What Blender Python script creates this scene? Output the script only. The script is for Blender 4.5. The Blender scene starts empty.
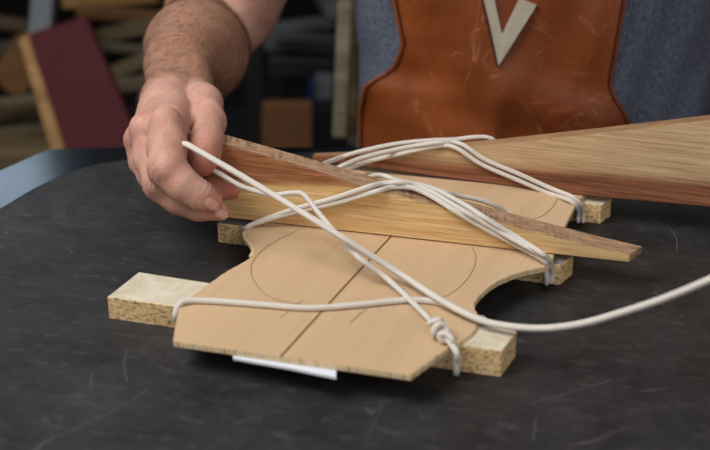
import bpy, bmesh, math, random
import numpy as np
from mathutils import Vector, Matrix
random.seed(4); rng = np.random.default_rng(4)
SC = bpy.context.scene; COL = SC.collection
# ------------------------------------------------------------------ camera, world, lights, exposure
T = 1.0                                  # height of the bench top above the floor
PITCH = math.radians(24.5); DIST = 0.92; FPX = 1150.0
CAM = np.array([0, -DIST*math.cos(PITCH), T + DIST*math.sin(PITCH)])
FW = np.array([0, math.cos(PITCH), -math.sin(PITCH)]); UP = np.array([0, math.sin(PITCH), math.cos(PITCH)]); RT = np.array([1.0, 0, 0])
cd = bpy.data.cameras.new('camera'); cam = bpy.data.objects.new('camera', cd); COL.objects.link(cam)
cam.location = CAM; cam.rotation_euler = (math.pi/2 - PITCH, 0, 0)
cd.sensor_width = 36; cd.lens = FPX/710*36; cd.clip_start = .02
cd.dof.use_dof = True; cd.dof.focus_distance = .86; cd.dof.aperture_fstop = 5.6
SC.camera = cam
SC.view_settings.view_transform = 'Standard'; SC.view_settings.look = 'None'
SC.view_settings.gamma = 1; SC.view_settings.use_curve_mapping = False
SC.view_settings.exposure = 0.08
w = bpy.data.worlds.new('world'); SC.world = w; w.use_nodes = True
w.node_tree.nodes['Background'].inputs[0].default_value = (.86, .90, 1, 1)
w.node_tree.nodes['Background'].inputs[1].default_value = .2
def area(name, loc, target, size, power, col, sy=None):
    l = bpy.data.lights.new(name, 'AREA'); l.energy = power; l.color = col; l.shape = 'RECTANGLE'
    l.size = size; l.size_y = sy or size
    o = bpy.data.objects.new(name, l); COL.objects.link(o); o.location = loc
    o.rotation_euler = (Vector(target)-Vector(loc)).to_track_quat('-Z', 'Y').to_euler(); return o
area('window_daylight', (-1.05, -.35, T+1.5), (0, 0, T), 1.0, 31, (1, .97, .93), .9)
area('far_window_daylight', (-1.55, 3.3, T+1.38), (0, .1, T), .7, 3, (.62, .80, 1), .35)
area('warm_front_fill', (.75, -1.7, T+1.2), (.1, .1, T), 1.3, 13, (1, .93, .85), 1.2)  # added warm fill to brighten front faces

# ------------------------------------------------------------------ geometry helpers
def ray(px, py): return FW + RT*(px-355)/FPX - UP*(py-225)/FPX
def at(px, py, z):                       # point on the horizontal plane z above the bench
    r = ray(px, py); return CAM + r*((T+z-CAM[2])/r[2])
def H(px, py, d): return CAM + ray(px, py)*d
def Q(px, py, Y): r = ray(px, py); return CAM + r*((Y-CAM[1])/r[1])

def tag(o, label=None, cat=None, group=None, kind=None):
    if label: o['label'] = label
    if cat: o['category'] = cat
    if group: o['group'] = group
    if kind: o['kind'] = kind
    return o
def empty(name, loc, label, cat, group=None):
    o = bpy.data.objects.new(name, None); COL.objects.link(o); o.location = loc; o.empty_display_size = .02
    return tag(o, label, cat, group)
def link(name, me, mats=(), parent=None, smooth=False):
    o = bpy.data.objects.new(name, me); COL.objects.link(o)
    for m in (mats if isinstance(mats, (list, tuple)) else [mats]): me.materials.append(m)
    if smooth: me.polygons.foreach_set('use_smooth', [True]*len(me.polygons))
    if parent is not None:
        o.parent = parent
        o.matrix_parent_inverse = Matrix.Translation(parent.location).inverted()
    me.update(); return o
def mesh(name, verts, faces):
    me = bpy.data.meshes.new(name); me.from_pydata([tuple(map(float, v)) for v in verts], [], faces); me.validate(); return me
def fixn(me):
    bm = bmesh.new(); bm.from_mesh(me); bmesh.ops.recalc_face_normals(bm, faces=bm.faces); bm.to_mesh(me); bm.free()
def hexa(name, v, mats, parent=None, bevel=0, top_mat=None, seg=2):
    """v: bottom 4 (fl, fr, br, bl) then top 4"""
    me = mesh(name, v, [(0,3,2,1), (4,5,6,7), (0,1,5,4), (1,2,6,5), (2,3,7,6), (3,0,4,7)])
    if bevel:
        bm = bmesh.new(); bm.from_mesh(me)
        bmesh.ops.bevel(bm, geom=bm.edges[:], offset=bevel, segments=seg, affect='EDGES', profile=.5)
        bm.to_mesh(me); bm.free()
    fixn(me); o = link(name, me, mats, parent)
    if top_mat is not None:
        for p in me.polygons:
            if p.normal.z > .9: p.material_index = top_mat
    return o
def box(name, c, s, mats, parent=None, bevel=0, rot=0):
    x, y, z = [k/2 for k in s]; cr, sr = math.cos(rot), math.sin(rot)
    V = [(a*cr-b*sr+c[0], a*sr+b*cr+c[1], h+c[2]) for h in (-z, z) for a, b in ((-x,-y), (x,-y), (x,y), (-x,y))]
    return hexa(name, V, mats, parent, bevel)
def prism(name, top, thick, mats, parent=None, bevel=0):
    """outline of 3-D points (upper face), pulled down by thick"""
    n = len(top); top = [Vector(map(float, p)) for p in top]
    V = top + [p - Vector((0, 0, thick)) for p in top]
    F = [tuple(range(n)), tuple(range(2*n-1, n-1, -1))] + [(i, (i+1) % n, n+(i+1) % n, n+i) for i in range(n)]
    me = mesh(name, V, F); fixn(me)
    if bevel:
        bm = bmesh.new(); bm.from_mesh(me)
        ed = [e for e in bm.edges if len(e.link_faces) == 2 and (abs(e.link_faces[0].normal.z) > .9) != (abs(e.link_faces[1].normal.z) > .9)]
        bmesh.ops.bevel(bm, geom=ed, offset=bevel, segments=2, affect='EDGES'); bm.to_mesh(me); bm.free()
    return link(name, me, mats, parent)
def catmull(P, n=10):
    P = [np.asarray(p, float) for p in P]; P = [2*P[0]-P[1]] + P + [2*P[-1]-P[-2]]; out = []
    for i in range(1, len(P)-2):
        a, b, c, d = P[i-1:i+3]
        # centripetal-ish: scale tangents by neighbouring lengths
        l1, l0, l2 = np.linalg.norm(c-b), np.linalg.norm(b-a), np.linalg.norm(d-c)
        m1 = (c-a)*l1/(l0+l1+1e-9); m2 = (d-b)*l1/(l1+l2+1e-9)
        for k in range(n):
            t = k/n; out.append((2*t**3-3*t**2+1)*b+(t**3-2*t**2+t)*m1+(-2*t**3+3*t**2)*c+(t**3-t**2)*m2)
    out.append(P[-2]); return np.array(out)
def resample(P, step):
    P = np.asarray(P, float)
    s = np.r_[0, np.cumsum(np.linalg.norm(np.diff(P, axis=0), axis=1))]; n = max(2, int(s[-1]/step)+1)
    q = np.linspace(0, s[-1], n); return np.stack([np.interp(q, s, P[:, k]) for k in range(3)], 1), q
def tube(name, pts, r, mat, parent=None, sides=12, step=.003, raw=False, braid=0.0, taper=True):
    P, s = resample(pts if raw else catmull(pts), step); n = len(P)
    tan = np.gradient(P, axis=0); tan /= np.linalg.norm(tan, axis=1)[:, None]+1e-12
    u = np.cross(tan[0], [0, 0, 1.]);
    if np.linalg.norm(u) < .1: u = np.cross(tan[0], [0, 1., 0])
    V = []; UV = []
    for i in range(n):
        u = u - tan[i]*np.dot(u, tan[i]); u /= np.linalg.norm(u); v = np.cross(tan[i], u)
        rr = r*(.72 if taper and i in (0, n-1) else 1)
        for k in range(sides+1):
            a = 2*math.pi*k/sides
            V.append(P[i]+rr*(math.cos(a)*u+math.sin(a)*v)); UV.append((k/sides, s[i]/(2*math.pi*r)))
    F = [(i*(sides+1)+k, i*(sides+1)+k+1, (i+1)*(sides+1)+k+1, (i+1)*(sides+1)+k) for i in range(n-1) for k in range(sides)]
    F.append(tuple(range(sides-1, -1, -1))); F.append(tuple((n-1)*(sides+1)+k for k in range(sides)))
    me = bpy.data.meshes.new(name); me.from_pydata([tuple(v) for v in V], [], F)
    uvl = me.uv_layers.new(name='uv')
    idx = np.zeros(len(me.loops), int); me.loops.foreach_get('vertex_index', idx)
    uvl.data.foreach_set('uv', np.array(UV)[idx].ravel())
    return link(name, me, mat, parent, smooth=True)

def ribbon(name, pts, width, mat, parent, z=.0002, up=(0, 0, 1)):
    P, s = resample(catmull(pts, 8), .003); t = np.gradient(P, axis=0); sd = np.cross(t, up); sd /= np.linalg.norm(sd, axis=1)[:, None]
    u = np.array(up)*z; V = list(P+sd*width/2+u)+list(P-sd*width/2+u); n = len(P)
    return link(name, mesh(name, V, [(i, i+1, n+i+1, n+i) for i in range(n-1)]), mat, parent)

# ------------------------------------------------------------------ materials
class MT:
    def __init__(s, name, rough=.6, spec=.5):
        s.m = bpy.data.materials.new(name); s.m.use_nodes = True; s.nt = s.m.node_tree; s.b = s.nt.nodes['Principled BSDF']
        s.b.inputs['Roughness'].default_value = rough; s.b.inputs['Specular IOR Level'].default_value = spec
    def n(s, t, **kw):
        o = s.nt.nodes.new(t)
        for k, v in kw.items():
            if k.startswith('i_'): o.inputs[k[2:].replace('_', ' ')].default_value = v
            else: setattr(o, k, v)
        return o
    def l(s, a, b): s.nt.links.new(a, b)
    def coord(s, scale=(1, 1, 1), rot=(0, 0, 0), kind='Object', loc=(0, 0, 0)):
        t = s.n('ShaderNodeTexCoord'); m = s.n('ShaderNodeMapping')
        m.inputs['Rotation'].default_value = rot; s.l(t.outputs[kind], m.inputs[0])
        k = s.n('ShaderNodeMapping'); k.inputs['Scale'].default_value = scale; k.inputs['Location'].default_value = loc
        s.l(m.outputs[0], k.inputs[0]); return k.outputs[0]
    def noise(s, vec, scale, detail=4, rough=.5, dist=0, out='Fac'):
        n = s.n('ShaderNodeTexNoise'); s.l(vec, n.inputs['Vector'])
        n.inputs['Scale'].default_value = scale; n.inputs['Detail'].default_value = detail
        n.inputs['Roughness'].default_value = rough; n.inputs['Distortion'].default_value = dist; return n.outputs[out]
    def ramp(s, fac, stops):
        r = s.n('ShaderNodeValToRGB'); e = r.color_ramp.elements
        while len(e) > 1: e.remove(e[-1])
        for i, (p, c) in enumerate(stops):
            k = e[0] if i == 0 else e.new(p); k.position = p
            k.color = (*c, 1) if not isinstance(c, (int, float)) else (c, c, c, 1)
        s.l(fac, r.inputs[0]); return r.outputs[0]
    def mix(s, a, b, fac, mode='MIX'):
        m = s.n('ShaderNodeMix', data_type='RGBA', blend_type=mode)
        for v, i in ((fac, 0), (a, 6), (b, 7)):
            if isinstance(v, (int, float)): m.inputs[i].default_value = v
            elif isinstance(v, tuple): m.inputs[i].default_value = (*v, 1)
            else: s.l(v, m.inputs[i])
        return m.outputs[2]
    def math(s, op, a, b=0., c=None):
        m = s.n('ShaderNodeMath', operation=op)
        for i, v in enumerate((a, b) if c is None else (a, b, c)):
            if isinstance(v, (int, float)): m.inputs[i].default_value = v
            else: s.l(v, m.inputs[i])
        return m.outputs[0]
    def color(s, c):
        if isinstance(c, tuple): s.b.inputs['Base Color'].default_value = (*c, 1)
        else: s.l(c, s.b.inputs['Base Color'])
        return s
    def bump(s, h, dist=.001, strength=1):
        b = s.n('ShaderNodeBump'); b.inputs['Distance'].default_value = dist; b.inputs['Strength'].default_value = strength
        s.l(h, b.inputs['Height']); s.l(b.outputs[0], s.b.inputs['Normal']); return s
def plain(name, c, rough=.7, spec=.4, var=.25, scale=20):
    m = MT(name, rough, spec); n = m.noise(m.coord(), scale, 5)
    m.color(m.mix(c, tuple(k*(1-var) for k in c), n)); return m.m
def srgb(r, g, b): return tuple(((v/255)/12.92 if v/255 <= .04045 else ((v/255+.055)/1.055)**2.4) for v in (r, g, b))

def wood(name, a, b, rot, scale=1, fine=260, rough=.6, dark=None, bump=.0003):
    """grain runs along x after turning by rot"""
    m = MT(name, rough, .3)
    v = m.coord((.06*scale, 1*scale, 1*scale), (0, 0, rot))
    big = m.noise(v, 60, 3, .5, .6); fi = m.noise(v, fine, 4, .6)
    c = m.mix(a, b, m.ramp(big, [(.35, 0.), (.65, 1.)]))
    c = m.mix(c, tuple(k*.62 for k in b), m.ramp(fi, [(.5, 0.), (.75, .55)]))
    if dark: c = m.mix(c, dark, m.ramp(m.noise(m.coord((.3, 1, 1), (0, 0, rot)), 14, 5, .6), [(.62, 0.), (.75, .6)]))
    m.color(c); m.bump(fi, bump, .6); return m.m

def mat_surface():
    m = MT('black_rubber', .42, .34); v = m.coord()
    big = m.noise(v, 4, 6, .6); cl = m.noise(v, 22, 8, .7, .4)
    c = m.mix(srgb(30, 29, 29), srgb(50, 49, 49), m.ramp(cl, [(.35, 0.), (.7, 1.)]))
    c = m.mix(c, srgb(92, 90, 88), m.ramp(m.noise(m.coord((.4, 1, 1), (0, 0, .3)), 130, 8, .85), [(.52, 0.), (.72, .6)]))
    c = m.mix(c, srgb(74, 74, 78), m.ramp(m.noise(v, 9, 9, .75, 1.2), [(.60, 0.), (.72, .55)]))
    # fine scratches: thin iso-lines of stretched noise in several directions
    for k, (rot, sc, amt) in enumerate(((.5, 9, .5), (-.7, 7, .45), (1.9, 11, .4), (-.1, 6, .55), (1.2, 5, .4))):
        vv = m.coord((.22, 1, 1), (0, 0, rot), loc=(k*3.1, k*1.7, 0))
        n = m.noise(vv, sc*1.6, 3, .5, .1); line = m.ramp(m.math('ABSOLUTE', m.math('SUBTRACT', n, .5)), [(0., 1.), (.0028, 0.)])
        mask = m.ramp(m.noise(vv, sc*2.3, 3), [(.60, 0.), (.72, amt*.8)])
        c = m.mix(c, srgb(120, 118, 118), m.math('MULTIPLY', line, mask))
    sp = m.n('ShaderNodeTexVoronoi'); sp.inputs['Scale'].default_value = 70; m.l(v, sp.inputs['Vector'])
    dots = m.math('MULTIPLY', m.ramp(sp.outputs['Distance'], [(.05, 1.), (.10, 0.)]), m.ramp(m.noise(v, 30, 2), [(.58, 0.), (.64, .6)]))
    c = m.mix(c, srgb(120, 115, 110), dots)
    m.color(c)
    m.l(m.ramp(m.noise(v, 12, 6, .7), [(.3, .44), (.7, .62)]), m.b.inputs['Roughness'])
    m.bump(cl, .0006, .5); return m.m
def chipboard():
    m = MT('chipboard', .85, .2); v = m.coord((.7, .7, 1.4))
    vo = m.n('ShaderNodeTexVoronoi'); vo.inputs['Scale'].default_value = 520; vo.inputs['Randomness'].default_value = 1
    vd = m.n('ShaderNodeVectorMath', operation='ADD'); m.l(v, vd.inputs[0]); m.l(m.noise(v, 200, 3, out='Color'), vd.inputs[1])
    m.l(m.coord((.8, .8, 1.4)), vo.inputs['Vector'])
    c = m.ramp(vo.outputs['Color'], [(0., srgb(160, 120, 74)), (.25, srgb(208, 172, 120)), (.55, srgb(236, 208, 160)), (.85, srgb(222, 190, 138)), (1., srgb(166, 126, 82))])
    n = m.noise(v, 420, 3, .7); c = m.mix(c, srgb(70, 46, 26), m.ramp(n, [(.56, 0.), (.64, .8)]))
    m.color(c); m.bump(n, .0008, .8); return m.m
def laminate():
    m = MT('white_laminate', .45, .4); v = m.coord()
    n = m.noise(v, 40, 6, .7, .5)
    c = m.mix(srgb(216, 208, 188), srgb(190, 178, 150), m.ramp(n, [(.4, 0.), (.7, 1.)]))
    m.color(c); return m.m
def grey_laminate():
    m = MT('grey_laminate', .4, .4); n = m.noise(m.coord(), 60, 5, .7)
    m.color(m.mix(srgb(138, 138, 138), srgb(110, 108, 104), n)); return m.m
def plate_wood(ang):
    m = MT('plate_maple', .55, .35); v = m.coord((.05, 1, 1), (0, 0, -ang))
    big = m.noise(v, 35, 4, .5, .5); fi = m.noise(v, 380, 3, .6); fl = m.noise(m.coord(), 7, 4)
    c = m.mix(srgb(205, 177, 144), srgb(193, 163, 129), m.ramp(big, [(.3, 0.), (.7, 1.)]))
    c = m.mix(c, srgb(172, 138, 100), m.ramp(fi, [(.5, 0.), (.8, .5)]))
    c = m.mix(c, srgb(200, 168, 130), m.ramp(fl, [(.4, 0.), (.7, .5)]))
    g = m.n('ShaderNodeNewGeometry')
    m.color(c); m.bump(fi, .0002, .5); return m.m
def rope_mat():
    m = MT('white_braid', .8, .2); tc = m.n('ShaderNodeTexCoord'); sp = m.n('ShaderNodeSeparateXYZ'); m.l(tc.outputs['UV'], sp.inputs[0])
    u = sp.outputs[0]; v = sp.outputs[1]
    a = m.math('SINE', m.math('MULTIPLY', m.math('ADD', m.math('MULTIPLY', u, 5), m.math('MULTIPLY', v, 5.)), 2*math.pi))
    b = m.math('SINE', m.math('MULTIPLY', m.math('SUBTRACT', m.math('MULTIPLY', u, 5), m.math('MULTIPLY', v, 5.)), 2*math.pi))
    h = m.math('MULTIPLY', a, b)
    c = m.mix(srgb(216, 208, 196), srgb(255, 253, 250), m.ramp(h, [(.3, 0.), (.7, 1.)]))
    c = m.mix(c, srgb(214, 202, 184), m.ramp(m.noise(m.coord(), 45, 4), [(.55, 0.), (.8, .4)]))
    m.color(c); m.bump(h, .0004, .7); return m.m
def stick_mat(name, ang, zsplit, light, light2, red, red2, flip, soft=.006, knots=False):
    """front wedge: pale sapwood and red heartwood, parted along the grain by height above the bench (flip: red below)"""
    m = MT(name, .55, .3); v = m.coord((.03, 1, 1), (0, 0, -ang))
    raw = m.coord((1, 1, 1), (0, 0, -ang)); s = m.n('ShaderNodeSeparateXYZ'); m.l(raw, s.inputs[0])
    wob = m.noise(m.coord((.1, 1, 1), (0, 0, -ang)), 40, 4)
    # boundary height falls gently along the stick
    z = m.math('ADD', m.math('SUBTRACT', s.outputs[2], zsplit[0]+T), m.math('MULTIPLY', s.outputs[0], zsplit[1]))
    z = m.math('ADD', z, m.math('MULTIPLY', m.math('SUBTRACT', wob, .5), .018))
    f = m.ramp(m.math('ADD', m.math('MULTIPLY', z, .5/soft), .5), [(0., 0.), (1., 1.)])
    big = m.noise(v, 330, 4, .65, .2); fi = m.noise(v, 900, 3, .6)
    L = m.mix(light, light2, m.ramp(big, [(.35, 0.), (.65, 1.)])); L = m.mix(L, tuple(k*.6 for k in light2), m.ramp(fi, [(.5, 0.), (.7, .6)]))
    R = m.mix(red, red2, m.ramp(big, [(.35, 0.), (.65, 1.)])); R = m.mix(R, tuple(k*.45 for k in red2), m.ramp(fi, [(.48, 0.), (.72, .7)]))
    c = m.mix(R, L, f) if flip else m.mix(L, R, f)
    m.color(c); m.bump(m.math('ADD', fi, big), .0005, .6); return m.m
def rough_sawn(ang):
    m = MT('rough_sawn_brown', .8, .2); a = m.noise(m.coord((.04, 1, 1), (0, 0, -ang)), 500, 3, .6); t = m.noise(m.coord((1, .06, .3), (0, 0, -ang-.25)), 420, 3, .6)
    p = m.noise(m.coord((.3, 1, 1), (0, 0, -ang)), 45, 4, .6)
    c = m.mix(srgb(178, 146, 116), srgb(132, 100, 76), m.ramp(a, [(.4, 0.), (.65, 1.)]))
    c = m.mix(c, srgb(92, 66, 50), m.math('MULTIPLY', m.ramp(t, [(.50, 0.), (.64, .9)]), m.ramp(p, [(.42, 0.), (.6, 1.)])))
    m.color(c); m.bump(m.math('ADD', a, t), .0008, .7); return m.m
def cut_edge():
    m = MT('pale_lit_cut_edge', .8, .2); n = m.noise(m.coord((1, 1, .05)), 520, 3, .6)
    c = m.mix(srgb(236, 216, 178), srgb(206, 178, 134), m.noise(m.coord(), 60, 3))  # fresh-cut wood, its pale tone also holding the light the edge catches
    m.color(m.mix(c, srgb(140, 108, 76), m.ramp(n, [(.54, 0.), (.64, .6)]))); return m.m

def skin_mat():
    m = MT('skin', .56, .3)
    at_ = m.n('ShaderNodeAttribute', attribute_name='tint'); sp = m.n('ShaderNodeSeparateColor'); m.l(at_.outputs['Color'], sp.inputs[0])
    v = m.coord(); n = m.noise(v, 55, 5, .6); f = m.noise(v, 600, 3, .6)
    c = m.mix(srgb(212, 166, 148), srgb(186, 136, 118), m.ramp(n, [(.35, 0.), (.7, 1.)]))
    c = m.mix(c, srgb(196, 112, 92), sp.outputs[0])            # redder at knuckles and tips
    c = m.mix(c, srgb(152, 110, 84), m.math('MULTIPLY', sp.outputs[2], .75))   # tanned forearm
    c = m.mix(c, srgb(228, 184, 170), m.math('MULTIPLY', sp.outputs[1], .8))           # nails
    c = m.mix(c, srgb(166, 112, 94), m.ramp(m.noise(v, 130, 4, .6), [(.55, 0.), (.75, .35)]))
    m.color(c); m.b.inputs['Subsurface Weight'].default_value = .12; m.b.inputs['Subsurface Radius'].default_value = (1, .4, .2); m.b.inputs['Subsurface Scale'].default_value = .004
    vo = m.n('ShaderNodeTexVoronoi', feature='DISTANCE_TO_EDGE'); vo.inputs['Scale'].default_value = 520; m.l(v, vo.inputs['Vector'])
    cell = m.ramp(vo.outputs['Distance'], [(0., 0.), (.12, 1.)])
    h = m.math('ADD', m.math('MULTIPLY', cell, .5), m.math('MULTIPLY', m.noise(m.coord((1, 1, 1)), 150, 4), 1.2))
    m.bump(h, .0008, .6)
    m.l(m.math('SUBTRACT', .5, m.math('MULTIPLY', sp.outputs[1], .2)), m.b.inputs['Roughness']); return m.m
def leather():
    m = MT('brown_leather', .42, .45); v = m.coord()
    n = m.noise(v, 7, 7, .65, .6); f = m.noise(v, 220, 4, .6)
    c = m.mix(srgb(146, 76, 34), srgb(108, 50, 20), m.ramp(n, [(.3, 0.), (.7, 1.)]))
    c = m.mix(c, srgb(176, 104, 56), m.ramp(m.noise(m.coord((1, 1, 2.6)), 11, 6, .7, 1.5), [(.58, 0.), (.75, .7)]))
    for k, (rot, sc) in enumerate(((.6, 14), (-.9, 11), (1.5, 16), (.1, 12))):
        vv = m.coord((.25, 1, 1), (0, rot, 0), loc=(k*2.3, 0, k))
        l = m.ramp(m.math('ABSOLUTE', m.math('SUBTRACT', m.noise(vv, sc*1.8, 3, .5, .1), .5)), [(0., 1.), (.005, 0.)])
        c = m.mix(c, srgb(205, 150, 105), m.math('MULTIPLY', l, m.ramp(m.noise(vv, sc*1.9, 3), [(.54, 0.), (.70, .45)])))
    m.color(c); m.bump(f, .0006, .4); return m.m
def shirt_mat():
    m = MT('heather_blue_knit', .95, .1); v = m.coord((1, 1, .35)); n = m.noise(v, 700, 4, .75)
    c = m.mix(srgb(60, 66, 82), srgb(120, 127, 144), m.ramp(n, [(.36, 0.), (.66, 1.)]))
    m.color(c); m.bump(n, .0014, .7); return m.m

M = dict(
    scratch=plain('chalky_scratch', srgb(92, 90, 90), .8, .2, .6, 260),
    rubber=mat_surface(), chip=chipboard(), lam=laminate(), glam=grey_laminate(), rope=rope_mat(), skin=skin_mat(), leather=leather(), shirt=shirt_mat(),
    bench=plain('glossy_dark_bench', srgb(24, 26, 31), .17, .4, .4, 9), paper=plain('white_paper', srgb(222, 228, 238), .7, .3, .06),
    pencil=plain('pencil_graphite', srgb(150, 120, 90), .7, .2, .2, 300), joint=plain('glue_line', srgb(136, 98, 60), .7, .2, .4, 120),
    stitch=plain('dark_thread', srgb(52, 24, 12), .8, .2), emblem=plain('pale_suede', srgb(186, 176, 156), .7, .3, .3, 90),
    jeans=plain('denim', srgb(44, 52, 70), .9, .2, .4, 200), hair=plain('brown_hair', srgb(76, 54, 38), .7, .3, .3, 200),
    boot=plain('boot_leather', srgb(40, 30, 24), .5, .4), lash=plain('dark_metal', srgb(40, 42, 46), .4, .5),
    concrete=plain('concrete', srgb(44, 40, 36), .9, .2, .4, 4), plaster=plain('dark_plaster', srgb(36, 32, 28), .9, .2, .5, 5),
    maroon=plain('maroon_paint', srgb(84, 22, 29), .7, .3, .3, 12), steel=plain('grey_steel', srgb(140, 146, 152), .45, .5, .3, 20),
    palepost=wood('pale_weathered_wood', srgb(168, 156, 132), srgb(124, 112, 90), 0, .4),
    pine=wood('pine', srgb(176, 136, 84), srgb(140, 102, 58), 0, .4), oldwood=wood('weathered_wood', srgb(128, 110, 80), srgb(86, 72, 50), 0, .4),
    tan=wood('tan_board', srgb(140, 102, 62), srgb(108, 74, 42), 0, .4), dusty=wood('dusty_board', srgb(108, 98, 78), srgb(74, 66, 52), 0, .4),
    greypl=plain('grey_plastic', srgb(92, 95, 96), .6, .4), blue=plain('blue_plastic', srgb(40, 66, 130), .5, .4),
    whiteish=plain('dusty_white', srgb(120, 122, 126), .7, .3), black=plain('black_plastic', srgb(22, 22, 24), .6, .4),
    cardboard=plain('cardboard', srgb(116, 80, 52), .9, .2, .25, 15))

# ------------------------------------------------------------------ room
def struct(o): o['kind'] = 'structure'; return o
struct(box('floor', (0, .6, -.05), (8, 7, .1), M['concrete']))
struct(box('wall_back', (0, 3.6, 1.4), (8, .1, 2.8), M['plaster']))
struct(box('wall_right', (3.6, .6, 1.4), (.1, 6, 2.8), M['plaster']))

# ------------------------------------------------------------------ bench with rubber sheet
bench = empty('workbench', (0, 0, 0), 'large dark glossy workbench the glued violin plate is worked on', 'workbench')
o_ = [(-.9, -.75), (.95, -.75), (.95, .185), (-.22, .185)]
c0 = at(60, 143, 0); c1 = at(-25, 176, 0)
out = [(-1.0, -.75), (.95, -.75), (.95, c0[1]), (c0[0]+.03, c0[1]), (c0[0]-.012, c0[1]-.006), (c1[0], c1[1]), (-.62, .0), (-1.0, -.1)]
prism('bench_top', [(x, y, T-.003) for x, y in out], .04, M['bench'], bench, .004)
for x, y in ((-.9, -.68), (.88, -.68), (.88, .12), (-.55, -.04)): box('leg', (x, y, (T-.043)/2), (.07, .07, T-.043), M['oldwood'], bench, .003)
box('apron_rail', (.0, -.68, T-.09), (1.7, .03, .09), M['oldwood'], bench)
ml = [(-.62, -.74), (.94, -.74), (.94, at(500, 150, 0)[1]), at(330, 152, 0)[:2], at(200, 154, 0)[:2], at(130, 159, 0)[:2], at(95, 164, 0)[:2], at(62, 174, 0)[:2], at(30, 190, 0)[:2], at(0, 208, 0)[:2], at(-60, 240, 0)[:2], (-.62, -.3)]
tag(prism('rubber_mat', [(p[0], p[1], T) for p in ml], .003, M['rubber'], None, .0008), 'black scuffed rubber sheet covering the bench top', 'mat')

for pts in ([(126, 352), (124, 366), (127, 382)], [(655, 221), (668, 227), (676, 238), (677, 250)], [(530, 404), (565, 394), (612, 380)], [(640, 392), (668, 388)], [(48, 398), (70, 396), (96, 406), (118, 410)],
            [(148, 246), (160, 247)], [(92, 372), (90, 390)], [(536, 418), (533, 440)], [(230, 425), (262, 416)]):
    ribbon('scratch', [at(*p, 0) for p in pts], .0009, M['scratch'], bpy.data.objects['rubber_mat'], .00012)

# ------------------------------------------------------------------ chipboard cleats
BH = .0165
def batten(fl, fr, br, w, label, hl=BH, hr=BH, top=1, ends=None):
    a = np.array(at(*fl, hl)); b = np.array(at(*fr, hr)); d = (b-a)[:2]; d /= np.linalg.norm(d); n = np.array([-d[1], d[0]])
    w1 = ends or (0, 0); cb = np.array(at(*br, hr)); w1 = (w1[0], np.dot((cb-b)[:2], d)); wr = np.dot((cb-b)[:2], n)
    def v(p, z, off, along): q = p[:2]+n*off+d*along; return (q[0], q[1], T+z)
    V = [v(a, 0, 0, 0), v(b, 0, 0, 0), v(b, 0, wr, w1[1]), v(a, 0, w, w1[0]), v(a, hl, 0, 0), v(b, hr, 0, 0), v(b, hr, wr, w1[1]), v(a, hl, w, w1[0])]
    o = hexa('chipboard_cleat', V, [M['chip'], [M['chip'], M['lam'], M['glam']][top]], None, .0004, 1, 1)
    return tag(o, label, 'board')
G = 'chipboard cleats under the violin plate'
tag(batten((107, 297), (502, 351), (517, 331), .040, 'white-topped chipboard cleat nearest the camera, sticking out at the left of the plate', BH, .019, 1, (.004, 0)), group=G)
tag(batten((217, 223), (561, 265), (574, 255), .036, 'grey-topped chipboard cleat in the middle, its left end under the fingertips', BH, BH, 2, (.006, .0)), group=G)
b3 = np.array(at(602, 205, BH)); d_ = np.array([math.cos(math.radians(-14)), math.sin(math.radians(-14))]); 
b3l = b3[:2]-d_*.245
n3 = np.array([-d_[1], d_[0]])
V = []
for z in (0, BH):
    for p in (b3l, b3[:2], np.array(at(612, 198, BH))[:2], b3l+n3*.035): V.append((p[0], p[1], T+z))
tag(hexa('chipboard_cleat', V, [M['chip'], M['lam']], None, .0004, 1, 1), 'chipboard cleat at the back, its right end under the long wedge', 'board', G)

# ------------------------------------------------------------------ violin plate
PT = .021; PB = BH+.0003
def pp(x, y, z=PT): return np.array(at(x, y, z))
def jit(pts, amp, step=.0016):
    P, s = resample(catmull([np.array(p) for p in pts], 8), step); Q_ = P.copy()
    Q_[1:-1, :2] += rng.normal(0, amp, (len(P)-2, 2)); return list(Q_)
ol = [pp(173, 341), pp(176, 322), pp(179, 308)]
ol += jit([pp(182, 304), pp(196, 293), pp(211, 282), pp(227, 271), pp(240, 264), pp(249, 258), pp(253, 252), pp(250, 245), pp(244, 237), pp(243, 232)], .0002)
ol += [pp(249, 226), pp(262, 205), pp(292, 164), pp(586, 193), pp(577, 202), pp(565, 226), pp(554, 254)]
ol += jit([pp(552, 262), pp(547, 266), pp(530, 270), pp(512, 275), pp(495, 283), pp(483, 292), pp(476, 300), pp(474, 306), pp(477, 313), pp(478, 322), pp(474, 331), pp(462, 341)], .0002)
ol += jit([pp(460, 343), pp(447, 349), pp(432, 360), pp(422, 367), pp(411, 375)], .0002)
cl = (pp(390, 237)-pp(280, 357))[:2]; ANG = math.atan2(cl[1], cl[0])
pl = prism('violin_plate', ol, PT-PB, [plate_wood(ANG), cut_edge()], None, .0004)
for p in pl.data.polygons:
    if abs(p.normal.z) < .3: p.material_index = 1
tag(pl, 'flat tan wooden violin plate with a centre glue joint and curved waist cut-outs', 'wood plate')
jl = ribbon('glue_joint', [pp(280.5, 357), pp(335, 297), pp(390, 237.5), pp(403, 223)], .0015, M['joint'], pl); jl['label'] = 'dark centre glue line'
a_, b_ = pp(280, 357), pp(390, 237)
for pts in ([(308, 226), (290, 234), (268, 246), (254, 260), (251, 271), (256, 284), (268, 296), (285, 302), (300, 304)],
            [(472, 247), (476, 258), (472, 272), (462, 285), (450, 294), (436, 300)], [(558, 198), (552, 208), (540, 217), (520, 221)],
            [(303, 300), (292, 309), (280, 318)], [(367, 309), (358, 316), (350, 323)], [(330, 200), (345, 205)]):
    ribbon('pencil_line', [pp(*p) for p in pts], .0006, M['pencil'], pl)
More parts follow.
